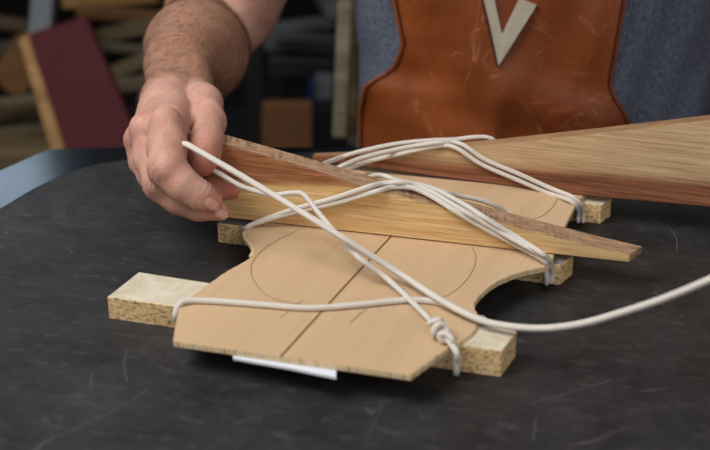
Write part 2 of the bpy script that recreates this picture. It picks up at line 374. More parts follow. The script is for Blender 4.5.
ribbon('splintered_edge', [pp(244, 232), pp(245, 238), pp(250.5, 245), pp(253, 251), pp(250, 257)], .0024, pl.data.materials[1], pl)['label'] = 'pale splintered edge'
# white paper strip stuck under the front edge
ps = [pp(233, 352, PB), pp(290, 361, PB), pp(336, 369, PB), pp(336, 377, PB), pp(290, 367.5, PB), pp(233, 357.5, PB)]
tag(prism('paper_strip', [p-np.array([0, 0, .0002]) for p in ps], .0016, M['paper']), 'thin white strip stuck under the front edge of the plate', 'strip')
# pale bark-like chips on the waist edge
# ------------------------------------------------------------------ wedge sticks
def profile_stick(name, prof, thick, mats, z0, label, skew=0):
    """prof: list of (front bottom xyz, height); thick: list per station, towards the back"""
    n = len(prof); B = np.array([p[0] for p in prof]); d = (B[-1]-B[0])[:2]; d /= np.linalg.norm(d); nn = np.array([-d[1], d[0], 0])
    V = []
    for i, (b, h) in enumerate(prof):
        b = np.array(b); t = nn*thick[i] + (np.array([d[0], d[1], 0])*skew if i == n-1 else 0); V += [b, b+t, b+t+[0, 0, h], b+[0, 0, h]]
    F = [(0, 1, 2, 3), tuple(4*(n-1)+k for k in (3, 2, 1, 0))]
    for i in range(n-1):
        for k in range(4): F.append((4*i+k, 4*i+(k+1) % 4, 4*i+4+(k+1) % 4, 4*i+4+k))
    me = mesh(name, V, F); fixn(me)
    bm = bmesh.new(); bm.from_mesh(me); bmesh.ops.bevel(bm, geom=bm.edges[:], offset=.0006, segments=2, affect='EDGES'); bm.to_mesh(me); bm.free()
    o = link(name, me, mats)
    for p in me.polygons:
        if p.normal.z > .6: p.material_index = 1
        elif abs(np.dot(p.normal[:2], d)) > .7: p.material_index = 1 if len(mats) > 1 else 0
    return tag(o, label, 'wooden wedge', 'wooden wedges under the cord')
zS = PT+.0008
A0 = np.array(at(222, 217, zS)); A1 = np.array(at(625, 262, zS)); dS = (A1-A0)[:2]; dS /= np.linalg.norm(dS); ANG1 = math.atan2(dS[1], dS[0])
nS = np.array([-dS[1], dS[0], 0])
def on_plane(px, py, A, n, off):         # point where the sight line meets a vertical face, pushed out by off
    r = ray(px, py); A = np.array(A)-np.array(n)*off; return CAM + r*(np.dot(A-CAM, n)/np.dot(r, n))
S1 = lambda px, py, off=.0035: on_plane(px, py, A0, nS, off)
def st(px, ytop):                        # station on the front face: bottom point and height
    q = S1(px, ytop, 0); b = A0 + np.array([dS[0], dS[1], 0])*np.dot((q-A0)[:2], dS); return (b, q[2]-b[2])
stations = [st(205, 139), st(300, 166), st(365, 187), st(440, 207), st(522, 229), st(596, 248), st(630, 255)]
profile_stick('wooden_wedge', stations, [.018, .018, .021, .022, .022, .021, .017], 
    [stick_mat('red_and_yellow_pine', ANG1, (.058, -.07), srgb(232, 201, 148), srgb(206, 164, 104), srgb(176, 118, 80), srgb(130, 78, 50), False, .003),
     rough_sawn(ANG1)], zS,
    'narrow tapered wooden wedge in front, red above yellow, its thin tip at the right', .008)
B0 = np.array(at(395, 171, zS)); B1 = np.array(at(590, 196, zS)); dB = (B1-B0)[:2]; dB /= np.linalg.norm(dB); nB = np.array([-dB[1], dB[0], 0]); ANG2 = math.atan2(dB[1], dB[0])
S2 = lambda px, py, off=.0035: on_plane(px, py, B0, nB, off)
def st2(px, yt, yb): q = S2(px, yt, 0); b = S2(px, yb, 0); return (np.array([q[0], q[1], max(b[2], T+zS)]), q[2]-max(b[2], T+zS))
l0 = S2(312, 162, 0); l0[2] = T+zS
profile_stick('wooden_wedge', [(l0, .004), st2(366, 155, 168.5), st2(440, 149, 177.5), st2(500, 144, 185), st2(600, 133, 198), st2(712, 120, 207.5), st2(830, 106, 218)], [.008, .011] + [.014]*5,
    [stick_mat('pale_and_red_oak', ANG2, (.036, -.045), srgb(214, 184, 146), srgb(190, 156, 116), srgb(160, 104, 74), srgb(118, 72, 50), True, .005),
     wood('planed_brown', srgb(164, 128, 94), srgb(128, 92, 64), -ANG2, 1, 300, .6)], zS,
    'long broad wooden wedge at the back, widening rightwards, pale above a red band')

# ------------------------------------------------------------------ cords
R_ = .0021
Pz = lambda x, y, z: np.array(at(x, y, z))
def cord(label, loc): return empty('cord', loc, label, 'cord', 'white braided cords lashing the plate')
c1 = cord('white cord held in the fingers, knotted at the right end of the nearest cleat', (Pz(440, 330, PT)[0], Pz(440, 330, PT)[1], T))
def hd(x, y, d): return H(x, y, d)
tube('strand', [hd(176, 150, .835), hd(184, 144, .822), hd(200, 152, .815), hd(260, 187, .80), hd(340, 236, .775), Pz(400, 274, .030), Pz(440, 300, .0275), Pz(475, 318, .026), Pz(500, 325, .0255), Pz(540, 328.5, .028), hd(580, 324, .70), hd(620, 313, .69), hd(665, 298, .675), hd(720, 275, .66), hd(800, 238, .65), hd(1000, 160, .68), hd(1350, 90, .78)], R_*1.08, M['rope'], c1)
tube('strand', [hd(196, 158, .845), hd(210, 168, .845), hd(225, 177, .845), hd(243, 187, .84), hd(272, 194.5, .83), hd(300, 193, .825), hd(307, 198, .822), hd(317, 211, .815), hd(334, 231, .80), hd(359, 258, .775), Pz(385, 277, .028), Pz(412, 302, .025), Pz(431, 321, .0245)], R_*.92, M['rope'], c1)
yb = Pz(178, 316, .0)[1]
tube('strand', [Pz(183, 331, .004), Pz(180, 322, .0085), Pz(175.5, 318, .015), Pz(176.5, 309, PT-.001), Pz(181, 302.5, PT+.0022), Pz(192, 300.5, PT+.0022), Pz(220, 301.5, PT+.0022), Pz(265, 305, PT+.0022), Pz(310, 308, PT+.0022), Pz(360, 304.5, PT+.0022), Pz(408, 300, PT+.0022), Pz(436, 302, PT+.0022), Pz(458, 310.5, PT+.0022), Pz(474, 317, PT+.0018), Pz(483, 319, .016), Pz(484, 322, .004)], R_, M['rope'], c1)
# knot: an overhand lump around the standing part, tail going down the cleat's front
k0 = Pz(432, 321, .0265); k1 = Pz(451, 344, .0265); ax = k1-k0; L = np.linalg.norm(ax); ax /= L; s_ = np.cross(ax, [0, 0, 1.]); s_ /= np.linalg.norm(s_); u_ = np.cross(s_, ax)
kp = []
for i in range(60):
    t = i/59; a = t*2*math.pi*2.6
    kp.append(k0+ax*L*(.10+.75*t+.07*math.sin(a*1.3))+(s_*math.cos(a)+u_*math.sin(a))*(.0036+.0012*math.sin(5*t)))
tube('knot', kp, R_*.95, M['rope'], c1, raw=True, step=.0015)
tube('strand', [Pz(431, 321, .0245), Pz(440, 330, .026), Pz(449, 341, .025), Pz(454, 348, .023), Pz(457, 354, .0215), Pz(457.5, 361, .014), Pz(457, 369, .008), Pz(456, 375, .0025)], R_, M['rope'], c1)

c2 = cord('white double cord over the narrow front wedge, tied around the middle cleat', (Pz(540, 270, 0)[0], Pz(540, 270, 0)[1], T))
def top1(px, py, z): return Pz(px, py, z)
def ztop1(px):
    q = np.interp(px, [222, 300, 365, 440, 522, 596, 625], [s[0][2]+s[1] for s in stations]); return q-T
e1 = [Pz(545, 268, PT-.004), Pz(547, 280, .008), Pz(546, 285, .0025)]
tube('strand', [Pz(247, 240, .003), Pz(244, 232, .012), Pz(247, 227.5, PT+.0005), Pz(254, 224, PT+.0024), S1(290, 213.5), S1(340, 202), S1(378, 191), Pz(392, 187.5, ztop1(392)+.002), Pz(410, 187.5, ztop1(405)+.004), Pz(425, 193, ztop1(420)+.0035), Pz(440, 201.5, ztop1(436)+.003), S1(454, 210.5, .004), S1(484, 228), S1(520, 247), Pz(545, 261, PT+.004)] + e1, R_*.95, M['rope'], c2)
tube('strand', [Pz(250, 238, .003), Pz(248, 230, .012), Pz(251, 225.5, PT+.0008), Pz(258, 222, PT+.0026), S1(295, 209), S1(335, 198), S1(368, 187), Pz(383, 183.5, ztop1(385)+.003), Pz(400, 182.5, ztop1(392)+.006), Pz(414, 185, ztop1(405)+.004), Pz(430, 191.5, ztop1(424)+.004), Pz(450, 203, ztop1(446)+.0035), Pz(468, 213.5, ztop1(466)+.003), S1(480, 220.5, .0045), S1(504, 234, .0045), Pz(545, 257, PT+.007), Pz(551, 263, PT-.001), Pz(552, 275, .008), Pz(551, 284, .0025)], R_*.95, M['rope'], c2)
tube('strand', [Pz(368, 178, .024), Pz(376, 175.5, .045), Pz(386, 176.5, ztop1(375)+.0025), Pz(398, 181, ztop1(388)+.0025), Pz(414, 184, ztop1(400)+.0025), Pz(432, 188.5, ztop1(420)+.003), Pz(449, 196.5, ztop1(440)+.003), Pz(466, 206, ztop1(460)+.003), Pz(482, 216, ztop1(478)+.003), S1(494, 223.5, .0045), S1(516, 237, .0045), Pz(543, 254.5, PT+.010), Pz(548, 260, PT+.001), Pz(548, 272, .010), Pz(548, 283, .0025)], R_*.95, M['rope'], c2)
tube('strand', [Pz(428, 189, ztop1(420)+.002), Pz(444, 192, ztop1(430)+.002), Pz(460, 196, .046), Pz(478, 199.5, .042), Pz(494, 205.5, .036), Pz(508, 213, .026), Pz(520, 222, .024)], R_*.85, M['rope'], c2)

c3 = cord('white double cord over the broad back wedge, tied around the rear cleat', (Pz(575, 215, 0)[0], Pz(575, 215, 0)[1], T))
zt = lambda px, py: S2(px, py, 0)[2]-T
tube('strand', [Pz(295, 186, .025), Pz(330, 172, .032), Pz(342, 166, .036), Pz(360, 158.5, .0385), S2(396, 149.5, .004), S2(424, 144.5, .004), S2(441, 142.5, .002), S2(452, 142, -.004), S2(464, 145.5, .003), S2(484, 159), S2(520, 174.5), S2(550, 188), Pz(573, 197.5, PT+.004), Pz(580, 204, PT-.001), Pz(583, 214, .008), Pz(583, 223, .0025)], R_*.9, M['rope'], c3)
tube('strand', [Pz(302, 186, .024), Pz(336, 173, .030), Pz(349, 168, .033), S2(370, 161, .004), S2(400, 154, .004), S2(430, 147.5, .003), S2(446, 145.5, .001), S2(458, 149, .004), S2(480, 163.5), S2(520, 181), S2(548, 193), Pz(571, 201, PT+.003), Pz(576, 206, PT-.001), Pz(578, 215, .008), Pz(578, 223, .0025)], R_*.9, M['rope'], c3)
tube('strand', [Pz(318, 166, .04), S2(342, 157, .004), S2(362, 151, .002), S2(396, 144, -.004), S2(430, 140.5, -.006), S2(455, 139.5, -.012), S2(478, 137, -.016), S2(492, 139, -.018), S2(500, 150, -.018)], R_*.9, M['rope'], c3)

# ------------------------------------------------------------------ implicit surfaces (for the body)
def chain(P, J, k=0.0, flat=None):
    """J: list of (point, radius); union of tapered capsules"""
    D = None
    for (a, ra), (b, rb) in zip(J[:-1], J[1:]):
        a = np.asarray(a, np.float32); b = np.asarray(b, np.float32); ab = b-a; L2 = float(ab@ab)
        t = np.clip(((P-a)@ab)/L2, 0, 1); d = np.linalg.norm(P-a-t[:, None]*ab, axis=1)-(ra+(rb-ra)*t)
        D = d if D is None else smin(D, d, k)
    return D
def ball(P, c, r):
    r = np.asarray(r, float)
    if r.ndim == 0: return np.linalg.norm(P-np.asarray(c), axis=1)-float(r)
    q = (P-np.asarray(c))/r; return (np.linalg.norm(q, axis=1)-1)*float(r.min())
def smin(a, b, k):
    if k <= 0: return np.minimum(a, b)
    h = np.clip(.5+.5*(b-a)/k, 0, 1); return b*(1-h)+a*h-k*h*(1-h)
def surface_net(fn, lo, hi, h, block=12):
    lo = np.array(lo, float); n = np.ceil((np.array(hi)-lo)/h/block).astype(int)*block
    nb = n//block; F = np.full(n+1, 1.0, np.float32)
    cb = np.stack(np.meshgrid(*[np.arange(k) for k in nb], indexing='ij'), -1).reshape(-1, 3)
    cc = lo+(cb+.5)*block*h; dc = fn(cc.astype(np.float32)); R = block*h*.9+.006
    ii = np.stack(np.meshgrid(*[np.arange(block+1)]*3, indexing='ij'), -1).reshape(-1, 3)
    for b, d in zip(cb, dc):
        s = tuple(slice(x*block, x*block+block+1) for x in b)
        if abs(d) < R*1.25: F[s] = fn((lo+(b*block+ii)*h).astype(np.float32)).reshape((block+1,)*3)
        elif d < 0:
            v = F[s]; v[v == 1.0] = -1.0
    S = F < 0; N = F.shape
    cnt = np.zeros([k-1 for k in N], np.int8); off = [(i, j, k) for i in (0, 1) for j in (0, 1) for k in (0, 1)]
    sl = lambda o: tuple(slice(o[a], N[a]-1+o[a]) for a in range(3))
    for o in off: cnt += S[sl(o)]
    act = (cnt > 0) & (cnt < 8); idx = np.full(act.shape, -1, int); cells = np.argwhere(act); idx[act] = np.arange(len(cells))
    acc = np.zeros((len(cells), 3)); num = np.zeros(len(cells))
    for o in off:
        for a in range(3):
            if o[a]: continue
            o2 = list(o); o2[a] = 1
            c0 = cells+np.array(o); c1_ = cells+np.array(o2); f0 = F[tuple(c0.T)]; f1 = F[tuple(c1_.T)]; m = (f0 < 0) != (f1 < 0)
            t = np.where(m, f0/(f0-f1+1e-20), 0); p = np.array(o, float)[None].repeat(len(cells), 0); p[:, a] = t
            acc[m] += p[m]; num[m] += 1
    V = lo+(cells+acc/num[:, None])*h; Fs = []
    for a in range(3):
        b, c = [(1, 2), (2, 0), (0, 1)][a]
        s0 = [slice(0, N[k]-1) if k == a else slice(1, N[k]-1) for k in range(3)]; s1 = list(s0); s1[a] = slice(1, N[a])
        A = S[tuple(s0)]; B = S[tuple(s1)]; e = np.argwhere(A != B)
        if not len(e): continue
        st_ = A[tuple(e.T)]; g = e.copy(); g[:, b] += 1; g[:, c] += 1
        def cell(db, dc):
            q = g.copy(); q[:, b] -= db; q[:, c] -= dc; return idx[tuple(q.T)]
        quad = np.stack([cell(1, 1), cell(0, 1), cell(0, 0), cell(1, 0)], 1); quad[~st_] = quad[~st_][:, ::-1]; Fs.append(quad)
    return V, np.concatenate(Fs)

HP = lambda px, py, d: H(px, py, d)
def J(px, py, d, rpx): return (H(px, py, d), rpx*d/FPX)
index = [J(169, 124, .860, 19.5), J(167, 148, .830, 18.5), J(167, 168, .812, 17.3), J(182.5, 184.5, .808, 15.3), J(200, 195.5, .812, 12.8), J(213, 202.5, .818, 10)]
middle = [J(149, 132, .870, 18), J(152, 158, .852, 17), J(161, 184, .832, 16), J(178, 198.5, .830, 14), J(198, 207, .832, 12), J(220, 212, .834, 9.3)]
ring = [J(142, 142, .887, 14), J(145, 160, .876, 13.5), J(152, 176, .868, 12.5), J(178, 190, .868, 11), J(205, 192, .868, 10.5), J(233.5, 190.5, .872, 8.4)]
pinky = [J(139, 152, .90, 12), J(142, 163, .892, 11), J(153, 173, .89, 9.5), J(180, 182, .895, 8.5), J(205, 180, .90, 8)]
thumb = [J(194, 92, .94, 20), J(204, 103, .905, 17), J(208.5, 122, .882, 16), J(207, 140, .860, 15.2), J(204.5, 151, .848, 14.6), J(203, 163.5, .845, 13)]
palm = [[J(175, 99, .922, 21), J(169, 124, .864, 20)], [J(170, 99, .922, 21), J(149, 130, .872, 18.5)], [J(164, 102, .926, 20), J(142, 140, .889, 14)],
        [J(160, 105, .932, 18), J(140, 150, .902, 11)]]
wrist = [J(168, 92, .935, 20), J(167, 80, .955, 21.5), J(170, 66, .985, 25), J(186, 46, 1.04, 37)]
wrist2 = [J(195, 92, .94, 20), J(192, 80, .955, 21), J(187, 66, .985, 24), J(196, 50, 1.05, 44)]
fore = [J(184, 62, .995, 31), J(197, 54, 1.05, 44), J(200, 49, 1.09, 45), J(192, 6, 1.15, 27)]
SH = np.array([.03, .33, T+.36])
elb = J(214, 44, 1.17, 33)
upper = [elb, J(236, 10, 1.185, 37), (np.array([-.045, .325, T+.22]), .044), (SH, .055)]
fing = [index, middle, ring, pinky, thumb]
def f_arm(P):
    D = None
    pm = None
    for c in palm: d = chain(P, c); pm = d if pm is None else smin(pm, d, .010)
    pm = smin(pm, smin(chain(P, wrist), chain(P, wrist2), .012), .012)
    # crease between thumb and palm
    for i, f in enumerate(fing):
        d = smin(pm, chain(P, f, .008), .0045 if i < 4 else .003); D = d if D is None else smin(D, d, .0004)
    for p in ((H(166, 122, .838), .0115), (H(144, 127, .857), .0105), (H(135, 140, .876), .0085)):   # knuckle heads
        D = smin(D, ball(P, *p), .008)
    for (x, y, d, r) in ((167, 168, .803, .0085), (159, 184, .821, .008)): D = smin(D, ball(P, H(x, y, d), r), .004)
    # nail beds: a slight flat plate
    D = smin(D, chain(P, fore, .02), .016)
    D = smin(D, chain(P, upper, .02), .008)
    return D
lo = np.array([-.235, -.125, T+.0]); hi = np.array([.02, .38, T+.26])
def arm_clip(P): return np.maximum(f_arm(P), P[:, 2]-(T+.20))
allp = np.array([j[0] for c in fing+palm+[wrist, wrist2, fore] for j in c])
lo = np.minimum(allp.min(0)-.055, [-.24, 0, T+.0]); hi = np.array([.03, .40, T+.235])
Va, Fa = surface_net(f_arm, lo, hi, .0016)
# open-top stump of the arm inside the sleeve stays (hidden), the coarse body carries on from there
XC, YC = .19, .335
def f_torso(P):
    D = None
    q = P.copy().astype(np.float64)
    z = q[:, 2]-T
    a = np.interp(z, [-.2, -.05, .05, .2, .34, .42], [.175, .170, .165, .180, .170, .09]); b = np.interp(z, [-.2, -.05, .05, .2, .34, .42], [.115, .118, .112, .108, .09, .05])
    r = np.sqrt(((q[:, 0]-XC)/a)**2+((q[:, 1]-YC)/b)**2); D = (r-1)*b
    D = np.maximum(D, np.maximum(-.16-z, z-.41)); return D
def f_body(P):
    D = f_torso(P)
    D = smin(D, chain(P, [((.03, YC, T+.36), .052), ((XC, YC, T+.40), .06), ((.35, YC, T+.36), .052)], .02), .04)
    D = smin(D, chain(P, [((XC, YC, T+.38), .056), ((XC, YC-.03, T+.50), .052)]), .03)
    hc = np.array([XC-.005, YC-.05, T+.60])
    D = smin(D, ball(P, hc, (.078, .098, .118)), .02)
    D = smin(D, ball(P, hc+[0, -.035, -.075], (.045, .045, .042)), .02)          # jaw
    D = smin(D, chain(P, [(hc+[0, -.096, .01], .008), (hc+[0, -.112, -.022], .012)]), .008)   # nose
    D = smin(D, chain(P, [(hc+[-.02, -.092, -.055], .006), (hc+[.02, -.092, -.055], .006)]), .004)   # lips
    for s in (-1, 1):
        D = -smin(-D, ball(P, hc+[s*.031, -.098, .012], .014), .008)              # eye sockets
        D = smin(D, ball(P, hc+[s*.031, -.084, .010], .013), .003)
        D = smin(D, ball(P, hc+[s*.08, .0, -.005], (.012, .02, .032)), .004)     # ears
        D = smin(D, chain(P, [((XC+s*.085, YC, T-.14), .09), ((XC+s*.10, YC-.01, T-.52), .062), ((XC+s*.105, YC, T-.9), .042)], .01), .03)
        D = smin(D, chain(P, [((XC+s*.105, YC, T-.94), .04), ((XC+s*.12, YC-.13, T-.965), .03)]), .02)
    D = smin(D, chain(P, [((.35, YC, T+.355), .052), ((.43, YC+.03, T+.20), .046), ((.47, YC, T+.07), .042), ((.49, .22, T+.05), .034), ((.49, .16, T+.035), .026)], .01), .015)
    hb = np.array([.49, .12, T+.03]); D = smin(D, ball(P, hb, (.04, .048, .018)), .02)
    for i, (dx, ln) in enumerate(((-.028, .07), (-.01, .08), (.01, .075), (.027, .06))):
        D = smin(D, chain(P, [(hb+[dx, -.035, .002], .0095), (hb+[dx*1.25, -.035-ln*.55, .006], .009), (hb+[dx*1.4, -.035-ln, -.012], .0075)]), .004)
    D = smin(D, chain(P, [(hb+[-.03, .015, 0], .013), (hb+[-.058, -.01, -.004], .011), (hb+[-.068, -.035, -.012], .009)]), .006)
    D = smin(D, chain(P, [(SH, .055), (np.array([-.045, .325, T+.22]), .044)]), .02)
    return D
Vb, Fb = surface_net(f_body, [-.16, -.06, .0], [.58, .60, T+.76], .008)
nv = len(Va); V = np.concatenate([Va, Vb]); F = np.concatenate([Fa, Fb+nv])
me = bpy.data.meshes.new('person'); me.from_pydata(V.tolist(), [], F.tolist())
person = link('person', me, M['skin'], smooth=True)
tag(person, 'person behind the bench in a leather apron and heather blue shirt, pinching a white cord', 'person')
# tints: redness, nail, tan
no = np.zeros(len(V)*3); me.vertices.foreach_get('normal', no); no = no.reshape(-1, 3)
tint = np.zeros((len(V), 4)); tint[:, 3] = 1
def blob(c, r): return np.exp(-(np.linalg.norm(V-c, axis=1)/r)**2)
for c, r, a in ((index[2][0], .014, .30), (middle[2][0], .014, .30), (H(216, 206, .812), .012, .5), (H(220, 212, .826), .010, .6), (H(203, 166, .84), .016, .75),
                (H(235, 190, .868), .02, .8), (H(166, 122, .835), .014, .25), (H(130, 140, .87), .018, .3), (H(205, 182, .88), .02, .5), (H(218, 192, .86), .015, .5)):
    tint[:, 0] = np.maximum(tint[:, 0], a*blob(c, r))
view = -FW
rel = V-CAM; dp = rel@FW; sx = 355+FPX*(rel@RT)/dp; sy = 225-FPX*(rel@UP)/dp
for (cx, cy, a, b, ang, dtip) in ((212, 204.5, 7.4, 5.3, .62, index[-1][0]), (221.5, 214.5, 6.8, 4.6, .35, middle[-1][0])):
    u = ((sx-cx)*math.cos(ang)+(sy-cy)*math.sin(ang))/a; v = (-(sx-cx)*math.sin(ang)+(sy-cy)*math.cos(ang))/b
    m = (np.linalg.norm(V-dtip, axis=1) < .022) & (no@view > .05)
    rr = (np.abs(u)**2.6+np.abs(v)**2.6)**(1/2.6); e = np.clip((1.08-rr)/.16, 0, 1)*m; tint[:, 1] = np.maximum(tint[:, 1], e)
    rim = np.exp(-((rr-1.18)/.14)**2)*m; V += no*(e*.0004-rim*.0006)[:, None]; tint[:, 0] = np.maximum(tint[:, 0], rim*.7)
# tan on the forearm, fading at the wrist
dw = (V-H(183, 84, .955))@((H(196, 50, 1.05)-H(183, 84, .955))/np.linalg.norm(H(196, 50, 1.05)-H(183, 84, .955)))
isup = np.minimum.reduce([np.linalg.norm(V-p, axis=1) for p in (upper[1][0], elb[0], upper[2][0])]) < .045
tint[:, 2] = np.clip((dw+.046)/.018, 0, 1)
df = chain(V.astype(np.float32), fore, .02); du = chain(V.astype(np.float32), upper, .02)
tint[:, 2] *= np.clip((du-df)/.012+.6, 0, 1)
# wrinkles across the finger joints
for (c, dr, k, w) in ((index[2][0], index[3][0]-index[1][0], 1500, .011), (middle[2][0], middle[3][0]-middle[1][0], 1500, .010), (index[4][0], index[5][0]-index[3][0], 1900, .006), (thumb[4][0], thumb[5][0]-thumb[3][0], 1400, .008)):
    dr = dr/np.linalg.norm(dr); q = V-c; t = q@dr
    V[:nv] -= no[:nv]*(.00035*np.cos(t[:nv]*k+np.sin((q[:nv]@RT)*500))*np.exp(-(t[:nv]/w)**2)*(np.linalg.norm(q[:nv], axis=1) < .02))[:, None]
me.vertices.foreach_set('co', V.ravel())
ca = me.color_attributes.new('tint', 'FLOAT_COLOR', 'POINT'); ca.data.foreach_set('color', tint.ravel()); me.update()

# arm hair: short fine strands on the outer forearm and wrist
sel = np.where((np.arange(len(V)) < nv) & (dw > -.040) & (dw < .26) & (du > .004))[0]
hv = []; hf = []
axis = (H(183, 84, .955)-H(196, 50, 1.05)); axis /= np.linalg.norm(axis)
sel = rng.choice(sel, 7500)
for i in sel:
    p = V[i]; n = no[i]
    if n@view < -.5: continue
    g = axis*.8+np.array([-.5, 0, -.35])*.8+rng.normal(0, .35, 3); g -= n*(g@n); g /= np.linalg.norm(g)+1e-9
    L = rng.uniform(.005, .013); s = np.cross(g, n); s /= np.linalg.norm(s)+1e-9; w_ = .00006
    p1 = p+g*L*.5+n*L*.16; p2 = p+g*L+n*L*.20; b = len(hv)
    hv += [p-s*w_, p+s*w_, p+n*w_*1.5, p1-s*w_*.8, p1+s*w_*.8, p1+n*w_*1.2, p2]
    for k in range(3): hf.append((b+k, b+(k+1) % 3, b+3+(k+1) % 3, b+3+k)); hf.append((b+3+k, b+3+(k+1) % 3, b+6))
hm = bpy.data.meshes.new('arm_hair'); hm.from_pydata([tuple(v) for v in hv], [], hf)
ah = link('arm_hair', hm, M['hair'], person); ah['kind'] = 'stuff'; ah['label'] = 'fine dark hair on the forearm'

# shirt, trousers, boots, hair
def f_shirt(P):
    D = f_torso(P)
    D = smin(D, chain(P, [((.03, YC, T+.36), .052), ((XC, YC, T+.40), .055), ((.35, YC, T+.36), .052)], .02), .05)
    D = smin(D, chain(P, [(SH, .06), (np.array([-.03, .327, T+.26]), .062)]), .03)
    D = smin(D, chain(P, [((.35, YC, T+.355), .06), ((.415, YC+.02, T+.10), .058), ((.425, YC+.02, T+.02), .056)]), .03)
    x, z = P[:, 0], P[:, 2]
    D = D-.011-.003*np.sin(x*55+z*14+1.5*np.sin(z*22))-.0012*np.sin(x*120-z*40)
    D = np.maximum(D, (T-.13)-P[:, 2])
    D = np.maximum(D, -(np.linalg.norm(P-np.array([XC, YC-.04, T+.49]), axis=1)-.085)); return D
Vs, Fs_ = surface_net(f_shirt, [-.14, .14, T-.17], [.54, .50, T+.50], .006)
sm = bpy.data.meshes.new('shirt'); sm.from_pydata(Vs.tolist(), [], Fs_.tolist()); link('shirt', sm, M['shirt'], person, True)
def f_tr(P):
    D = np.maximum(f_torso(P)-.008, P[:, 2]-(T-.06))
    for s in (-1, 1): D = smin(D, chain(P, [((XC+s*.085, YC, T-.14), .10), ((XC+s*.10, YC-.01, T-.52), .078), ((XC+s*.105, YC, T-.9), .066)], .01), .03)
    return np.maximum(D, .05-P[:, 2])
Vt, Ft = surface_net(f_tr, [-.05, .18, .0], [.43, .50, T-.04], .01)
tm = bpy.data.meshes.new('trousers'); tm.from_pydata(Vt.tolist(), [], Ft.tolist()); link('trousers', tm, M['jeans'], person, True)
for s in (-1, 1):
    f_bt = lambda P: np.maximum(smin(chain(P, [((XC+s*.105, YC+.005, T-.86), .05), ((XC+s*.105, YC+.005, T-.95), .048)]), chain(P, [((XC+s*.105, YC+.01, T-.955), .045), ((XC+s*.125, YC-.15, T-.965), .042)]), .03), .002-P[:, 2])
    v_, f_ = surface_net(f_bt, [XC+s*.105-.09, .10, -.02], [XC+s*.105+.10, .42, .22], .006)
    bm_ = bpy.data.meshes.new('boot'); bm_.from_pydata(v_.tolist(), [], f_.tolist()); link('boot', bm_, M['boot'], person, True)
def f_hair(P):
    hc = np.array([XC-.005, YC-.05, T+.60]); D = ball(P, hc+[0, .012, .012], (.086, .102, .122))+.0015*np.sin(P[:, 0]*400)*np.sin(P[:, 2]*300)
    return np.maximum(D, -ball(P, hc+[0, -.10, -.055], (.10, .10, .12)))
v_, f_ = surface_net(f_hair, [XC-.12, YC-.18, T+.44], [XC+.12, YC+.10, T+.76], .005)
hh = bpy.data.meshes.new('hair'); hh.from_pydata(v_.tolist(), [], f_.tolist()); link('hair', hh, M['hair'], person, True)

# apron: a leather sheet hanging on the shirt front
def front_y(x, z):
    y = np.full(x.shape, .08)
    for _ in range(40):
        d = f_shirt(np.stack([x, y, z], -1).reshape(-1, 3).astype(np.float64)).reshape(x.shape); y = y+np.clip(d, -.01, .02)*.8
    return y
Zs = np.linspace(T-.55, T+.30, 120); US = np.linspace(0, 1, 61)
# bib edges measured at the apron's distance
def apx(px, d=1.075): return (px-355)*d/FPX
le = np.interp(Zs-T, [-.55, -.1, 0, .028, .037, .047, .06, .0785, .128, .3], [-.03, .003, apx(358), apx(363), apx(373), apx(391), apx(398), apx(402.5), apx(391), apx(395)])
re = np.interp(Zs-T, [-.55, -.1, 0, .023, .038, .052, .09, .128, .3], [.37, .32, apx(645), apx(633), apx(621), apx(616), apx(619), apx(623), apx(616)])
X = le[:, None]+(re-le)[:, None]*US[None]; Zg = np.repeat(Zs[:, None], 61, 1)
Yg = front_y(X, np.maximum(Zg, T-.11)); xm = (X-apx(497))
Y0 = Yg.copy()
for _ in range(60):
    E_ = np.pad(Yg, 1, mode='edge'); Yg = (E_[:-2, 1:-1]+E_[2:, 1:-1]+E_[1:-1, :-2]+E_[1:-1, 2:]+4*Yg)/8
    Yg = np.minimum(Yg, Y0+.0015)
Yg = np.minimum(Yg, Y0-.0005)
for _ in range(12):
    E_ = np.pad(Yg, 1, mode='edge'); Yg = (E_[:-2, 1:-1]+E_[2:, 1:-1]+E_[1:-1, :-2]+E_[1:-1, 2:]+4*Yg)/8

Yg = Yg-.004-.006*np.exp(-(xm/.012)**2)*np.exp(-((Zg-T-.02)/.05)**2)-.003*np.sin((Zg-T)*70+X*30)*np.exp(-((Zg-T-.02)/.05)**2)
Yg[Zs < T-.0] = np.minimum(Yg[Zs < T-.0], Yg[Zs < T-.0])
def sheet(name, X, Y, Z, th, mat, parent):
    n, m_ = X.shape; f = np.stack([X, Y, Z], -1).reshape(-1, 3); b = f+[0, th, 0]; V = np.concatenate([f, b]); N = n*m_; F = []
    for i in range(n-1):
        for j in range(m_-1):
            a = i*m_+j; F.append((a, a+1, a+m_+1, a+m_)); F.append((N+a, N+a+m_, N+a+m_+1, N+a+1))
    for i in range(n-1): a = i*m_; F.append((a, a+m_, N+a+m_, N+a)); a = i*m_+m_-1; F.append((a, N+a, N+a+m_, a+m_))
    for j in range(m_-1): F.append((j, N+j, N+j+1, j+1)); a = (n-1)*m_+j; F.append((a, a+1, N+a+1, N+a))
    me = mesh(name, V, F); fixn(me); return link(name, me, mat, parent, True)
ap = sheet('leather_apron', X, Yg, Zg, .0025, M['leather'], person); ap['label'] = 'scuffed brown leather apron'
def apron_pt(px, py, off=.002):
    best = None
    r = ray(px, py); P_ = np.stack([X, Yg, Zg], -1).reshape(-1, 3)-CAM; c = P_@FW; pxs = 355+FPX*(P_@RT)/c; pys = 225-FPX*(P_@UP)/c
    d2 = (pxs-px)**2+(pys-py)**2; k = np.argsort(d2)[:4]; wgt = 1/(d2[k]+.5); dd = (c[k]*wgt).sum()/wgt.sum(); return CAM+r*(dd-off)
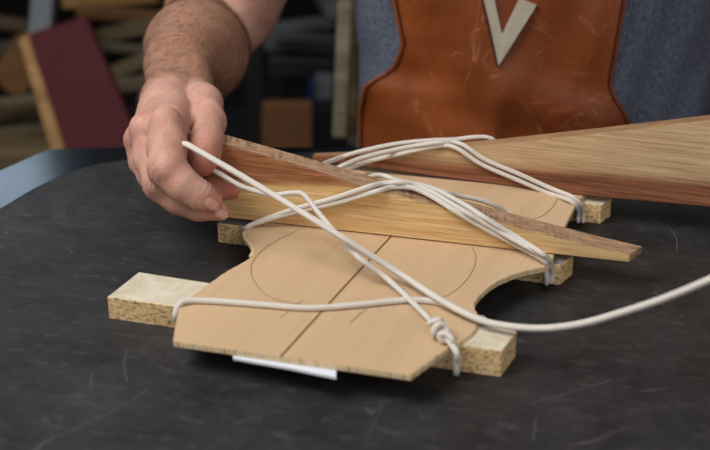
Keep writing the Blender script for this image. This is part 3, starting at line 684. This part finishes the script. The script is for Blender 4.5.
for col_, s in ((3, 1), (57, -1)):
    pts = np.stack([X[8:-1, 0 if s > 0 else -1]+s*.004, Yg[8:-1, 1 if s > 0 else -2]-.0006, Zg[8:-1, 0]], -1)
    tube('stitched_seam', pts, .0009, M['stitch'], ap, raw=True, sides=6, step=.004)
# V-shaped emblem
def poly_emb(pts, name='emblem'):
    n = len(pts); f = [apron_pt(*p, .0022) for p in pts]; b = [apron_pt(*p, -.001) for p in pts]
    V = f+b; Fq = [(0, 1, 2, 3, 4, 5)] if False else []
    # left arm 0,1,4,5 ; right arm 1,2,3,4 style quads
    Fq = [(0, 1, 2, 5), (2, 3, 4, 5)]
    Fq += [tuple(n+i for i in reversed(q)) for q in Fq[:2]] + [(i, (i+1) % n, n+(i+1) % n, n+i) for i in range(n)]
    me = mesh(name, V, Fq); fixn(me); return link(name, me, M['emblem'], ap)
em = poly_emb([(479, -16), (497.5, 67), (497.5, 67.5), (536, 6), (519, -4), (501.5, 34)])
bpy.data.objects.remove(em)
f = [(479, -16), (498, 67), (537, 5), (519.5, -2), (502, 34), (491, -16)]
Vv = [apron_pt(*p, .0025) for p in f]+[apron_pt(*p, -.001) for p in f]; n = 6
Fq = [(0, 1, 4, 5), (1, 2, 3, 4), (11, 10, 7, 6), (10, 9, 8, 7)]+[(i, (i+1) % n, n+(i+1) % n, n+i) for i in range(n)]
me_ = mesh('emblem', Vv, Fq); fixn(me_); em = link('emblem', me_, M['emblem'], ap); em['label'] = 'pale V-shaped patch'
tube('emblem_outline', [apron_pt(*p, .0022) for p in ((479, -16), (488.5, 25), (498, 67.5), (517, 37), (537, 5))], .0008, M['stitch'], ap, raw=True, sides=6)

# ------------------------------------------------------------------ background workshop
def slab(name, label, cat, corners, Y, depth, mat, group=None, parent=None, bevel=.003):
    """corners in sight order tl, tr, br, bl at distance Y (Y may be a list), depth backwards"""
    Ys = Y if isinstance(Y, (list, tuple)) else [Y]*4
    f = [Q(x, y, yy) for (x, y), yy in zip(corners, Ys)]; b = [p+np.array([0, depth, 0]) for p in f]
    V = [f[3], f[2], b[2], b[3], f[0], f[1], b[1], b[0]]
    o = hexa(name, V, mat, parent, bevel); 
    if label: tag(o, label, cat, group)
    return o
ZF = -T
# low rack
rz = T-.62
rack = empty('storage_rack', (-.4, 1.7, 0), 'dark metal storage rack full of offcuts behind the bench', 'rack')
for x in (-1.25, -.205): 
    for y in (1.44, 2.02): box('upright', (x, y, .62), (.035, .035, 1.24), M['black'], rack)
for z in (.40, .12, 1.16): box('shelf', (-.73, 1.73, z), (1.08, .60, .03), M['black'], rack)
# maroon board leaning in front of the rack
Ym = [1.22, 1.22, 1.08, 1.08]
mb = slab('maroon_board', 'maroon board with a pale wooden edge leaning behind the bench', 'board', [(28, 36), (86, 17), (160, 190), (78, 190)], Ym, .02, M['maroon'])
slab('wooden_edge', None, None, [(18, 40), (28, 36), (78, 190), (62, 190)], Ym, .024, M['pine'], parent=mb)['label'] = 'pale wooden edge'
def fl_box(name, label, cat, x0, x1, y0, y1, Y, dep, mat, rot=0, group=None):
    cx, cy = (x0+x1)/2, (y0+y1)/2; c, s = math.cos(rot), math.sin(rot); w2, h2 = (x1-x0)/2, (y1-y0)/2
    cs = [(cx+a*w2*c-b*h2*s, cy+a*w2*s+b*h2*c) for a, b in ((-1, -1), (1, -1), (1, 1), (-1, 1))]
    return slab(name, label, cat, cs, Y, dep, mat, group)
gp = 'wood offcuts piled on the rack'
fl_box('steel_post', 'grey steel post standing behind the maroon board', 'post', 30, 52, -40, 60, 1.42, .05, M['steel'], .08)
fl_box('wood_offcut', 'thin greenish plank low on the left, topmost of the pile', 'offcut', -30, 48, 100, 108, 1.30, .03, M['dusty'], -.12, gp)
fl_box('wood_offcut', 'thin greyish plank in the pile left of the maroon board', 'offcut', -30, 40, 112, 121, 1.36, .03, M['oldwood'], -.25, gp)
fl_box('wood_offcut', 'dark plank at the bottom of the pile left of the maroon board', 'offcut', -30, 52, 127, 137, 1.35, .12, M['dusty'], -.1, gp)
qt = Q(10, 139, 1.34)
tag(box('wooden_crate', (qt[0]-.02, 1.34, qt[2]/2), (.30, .14, qt[2]), M['oldwood'], None, .004), 'old wooden crate under the thin planks at the far left', 'crate')
def log(label, px, py, rpx, Y, ln, mat):
    c = Q(px, py, Y); r = rpx*(np.dot(c-CAM, FW))/FPX
    bm = bmesh.new(); bmesh.ops.create_cone(bm, cap_ends=True, segments=24, radius1=r, radius2=r*.9, depth=ln); me = bpy.data.meshes.new('log')
    for v in bm.verts: k = 1+.06*math.sin(3*math.atan2(v.co.y, v.co.x)); v.co.x *= k; v.co.y *= k
    bmesh.ops.bevel(bm, geom=[e for e in bm.edges if len(e.link_faces) == 2 and any(len(f.verts) > 4 for f in e.link_faces)], offset=r*.06, segments=2, affect='EDGES')
    bm.to_mesh(me); bm.free(); o = link('log', me, mat); o.location = c+np.array([0, ln/2, 0]); o.rotation_euler = (math.pi/2-.1, 0, .15); return tag(o, label, 'log')
log('orange-brown sawn log end at the far left', 6, 82, 22, 1.5, .3, M['tan'])
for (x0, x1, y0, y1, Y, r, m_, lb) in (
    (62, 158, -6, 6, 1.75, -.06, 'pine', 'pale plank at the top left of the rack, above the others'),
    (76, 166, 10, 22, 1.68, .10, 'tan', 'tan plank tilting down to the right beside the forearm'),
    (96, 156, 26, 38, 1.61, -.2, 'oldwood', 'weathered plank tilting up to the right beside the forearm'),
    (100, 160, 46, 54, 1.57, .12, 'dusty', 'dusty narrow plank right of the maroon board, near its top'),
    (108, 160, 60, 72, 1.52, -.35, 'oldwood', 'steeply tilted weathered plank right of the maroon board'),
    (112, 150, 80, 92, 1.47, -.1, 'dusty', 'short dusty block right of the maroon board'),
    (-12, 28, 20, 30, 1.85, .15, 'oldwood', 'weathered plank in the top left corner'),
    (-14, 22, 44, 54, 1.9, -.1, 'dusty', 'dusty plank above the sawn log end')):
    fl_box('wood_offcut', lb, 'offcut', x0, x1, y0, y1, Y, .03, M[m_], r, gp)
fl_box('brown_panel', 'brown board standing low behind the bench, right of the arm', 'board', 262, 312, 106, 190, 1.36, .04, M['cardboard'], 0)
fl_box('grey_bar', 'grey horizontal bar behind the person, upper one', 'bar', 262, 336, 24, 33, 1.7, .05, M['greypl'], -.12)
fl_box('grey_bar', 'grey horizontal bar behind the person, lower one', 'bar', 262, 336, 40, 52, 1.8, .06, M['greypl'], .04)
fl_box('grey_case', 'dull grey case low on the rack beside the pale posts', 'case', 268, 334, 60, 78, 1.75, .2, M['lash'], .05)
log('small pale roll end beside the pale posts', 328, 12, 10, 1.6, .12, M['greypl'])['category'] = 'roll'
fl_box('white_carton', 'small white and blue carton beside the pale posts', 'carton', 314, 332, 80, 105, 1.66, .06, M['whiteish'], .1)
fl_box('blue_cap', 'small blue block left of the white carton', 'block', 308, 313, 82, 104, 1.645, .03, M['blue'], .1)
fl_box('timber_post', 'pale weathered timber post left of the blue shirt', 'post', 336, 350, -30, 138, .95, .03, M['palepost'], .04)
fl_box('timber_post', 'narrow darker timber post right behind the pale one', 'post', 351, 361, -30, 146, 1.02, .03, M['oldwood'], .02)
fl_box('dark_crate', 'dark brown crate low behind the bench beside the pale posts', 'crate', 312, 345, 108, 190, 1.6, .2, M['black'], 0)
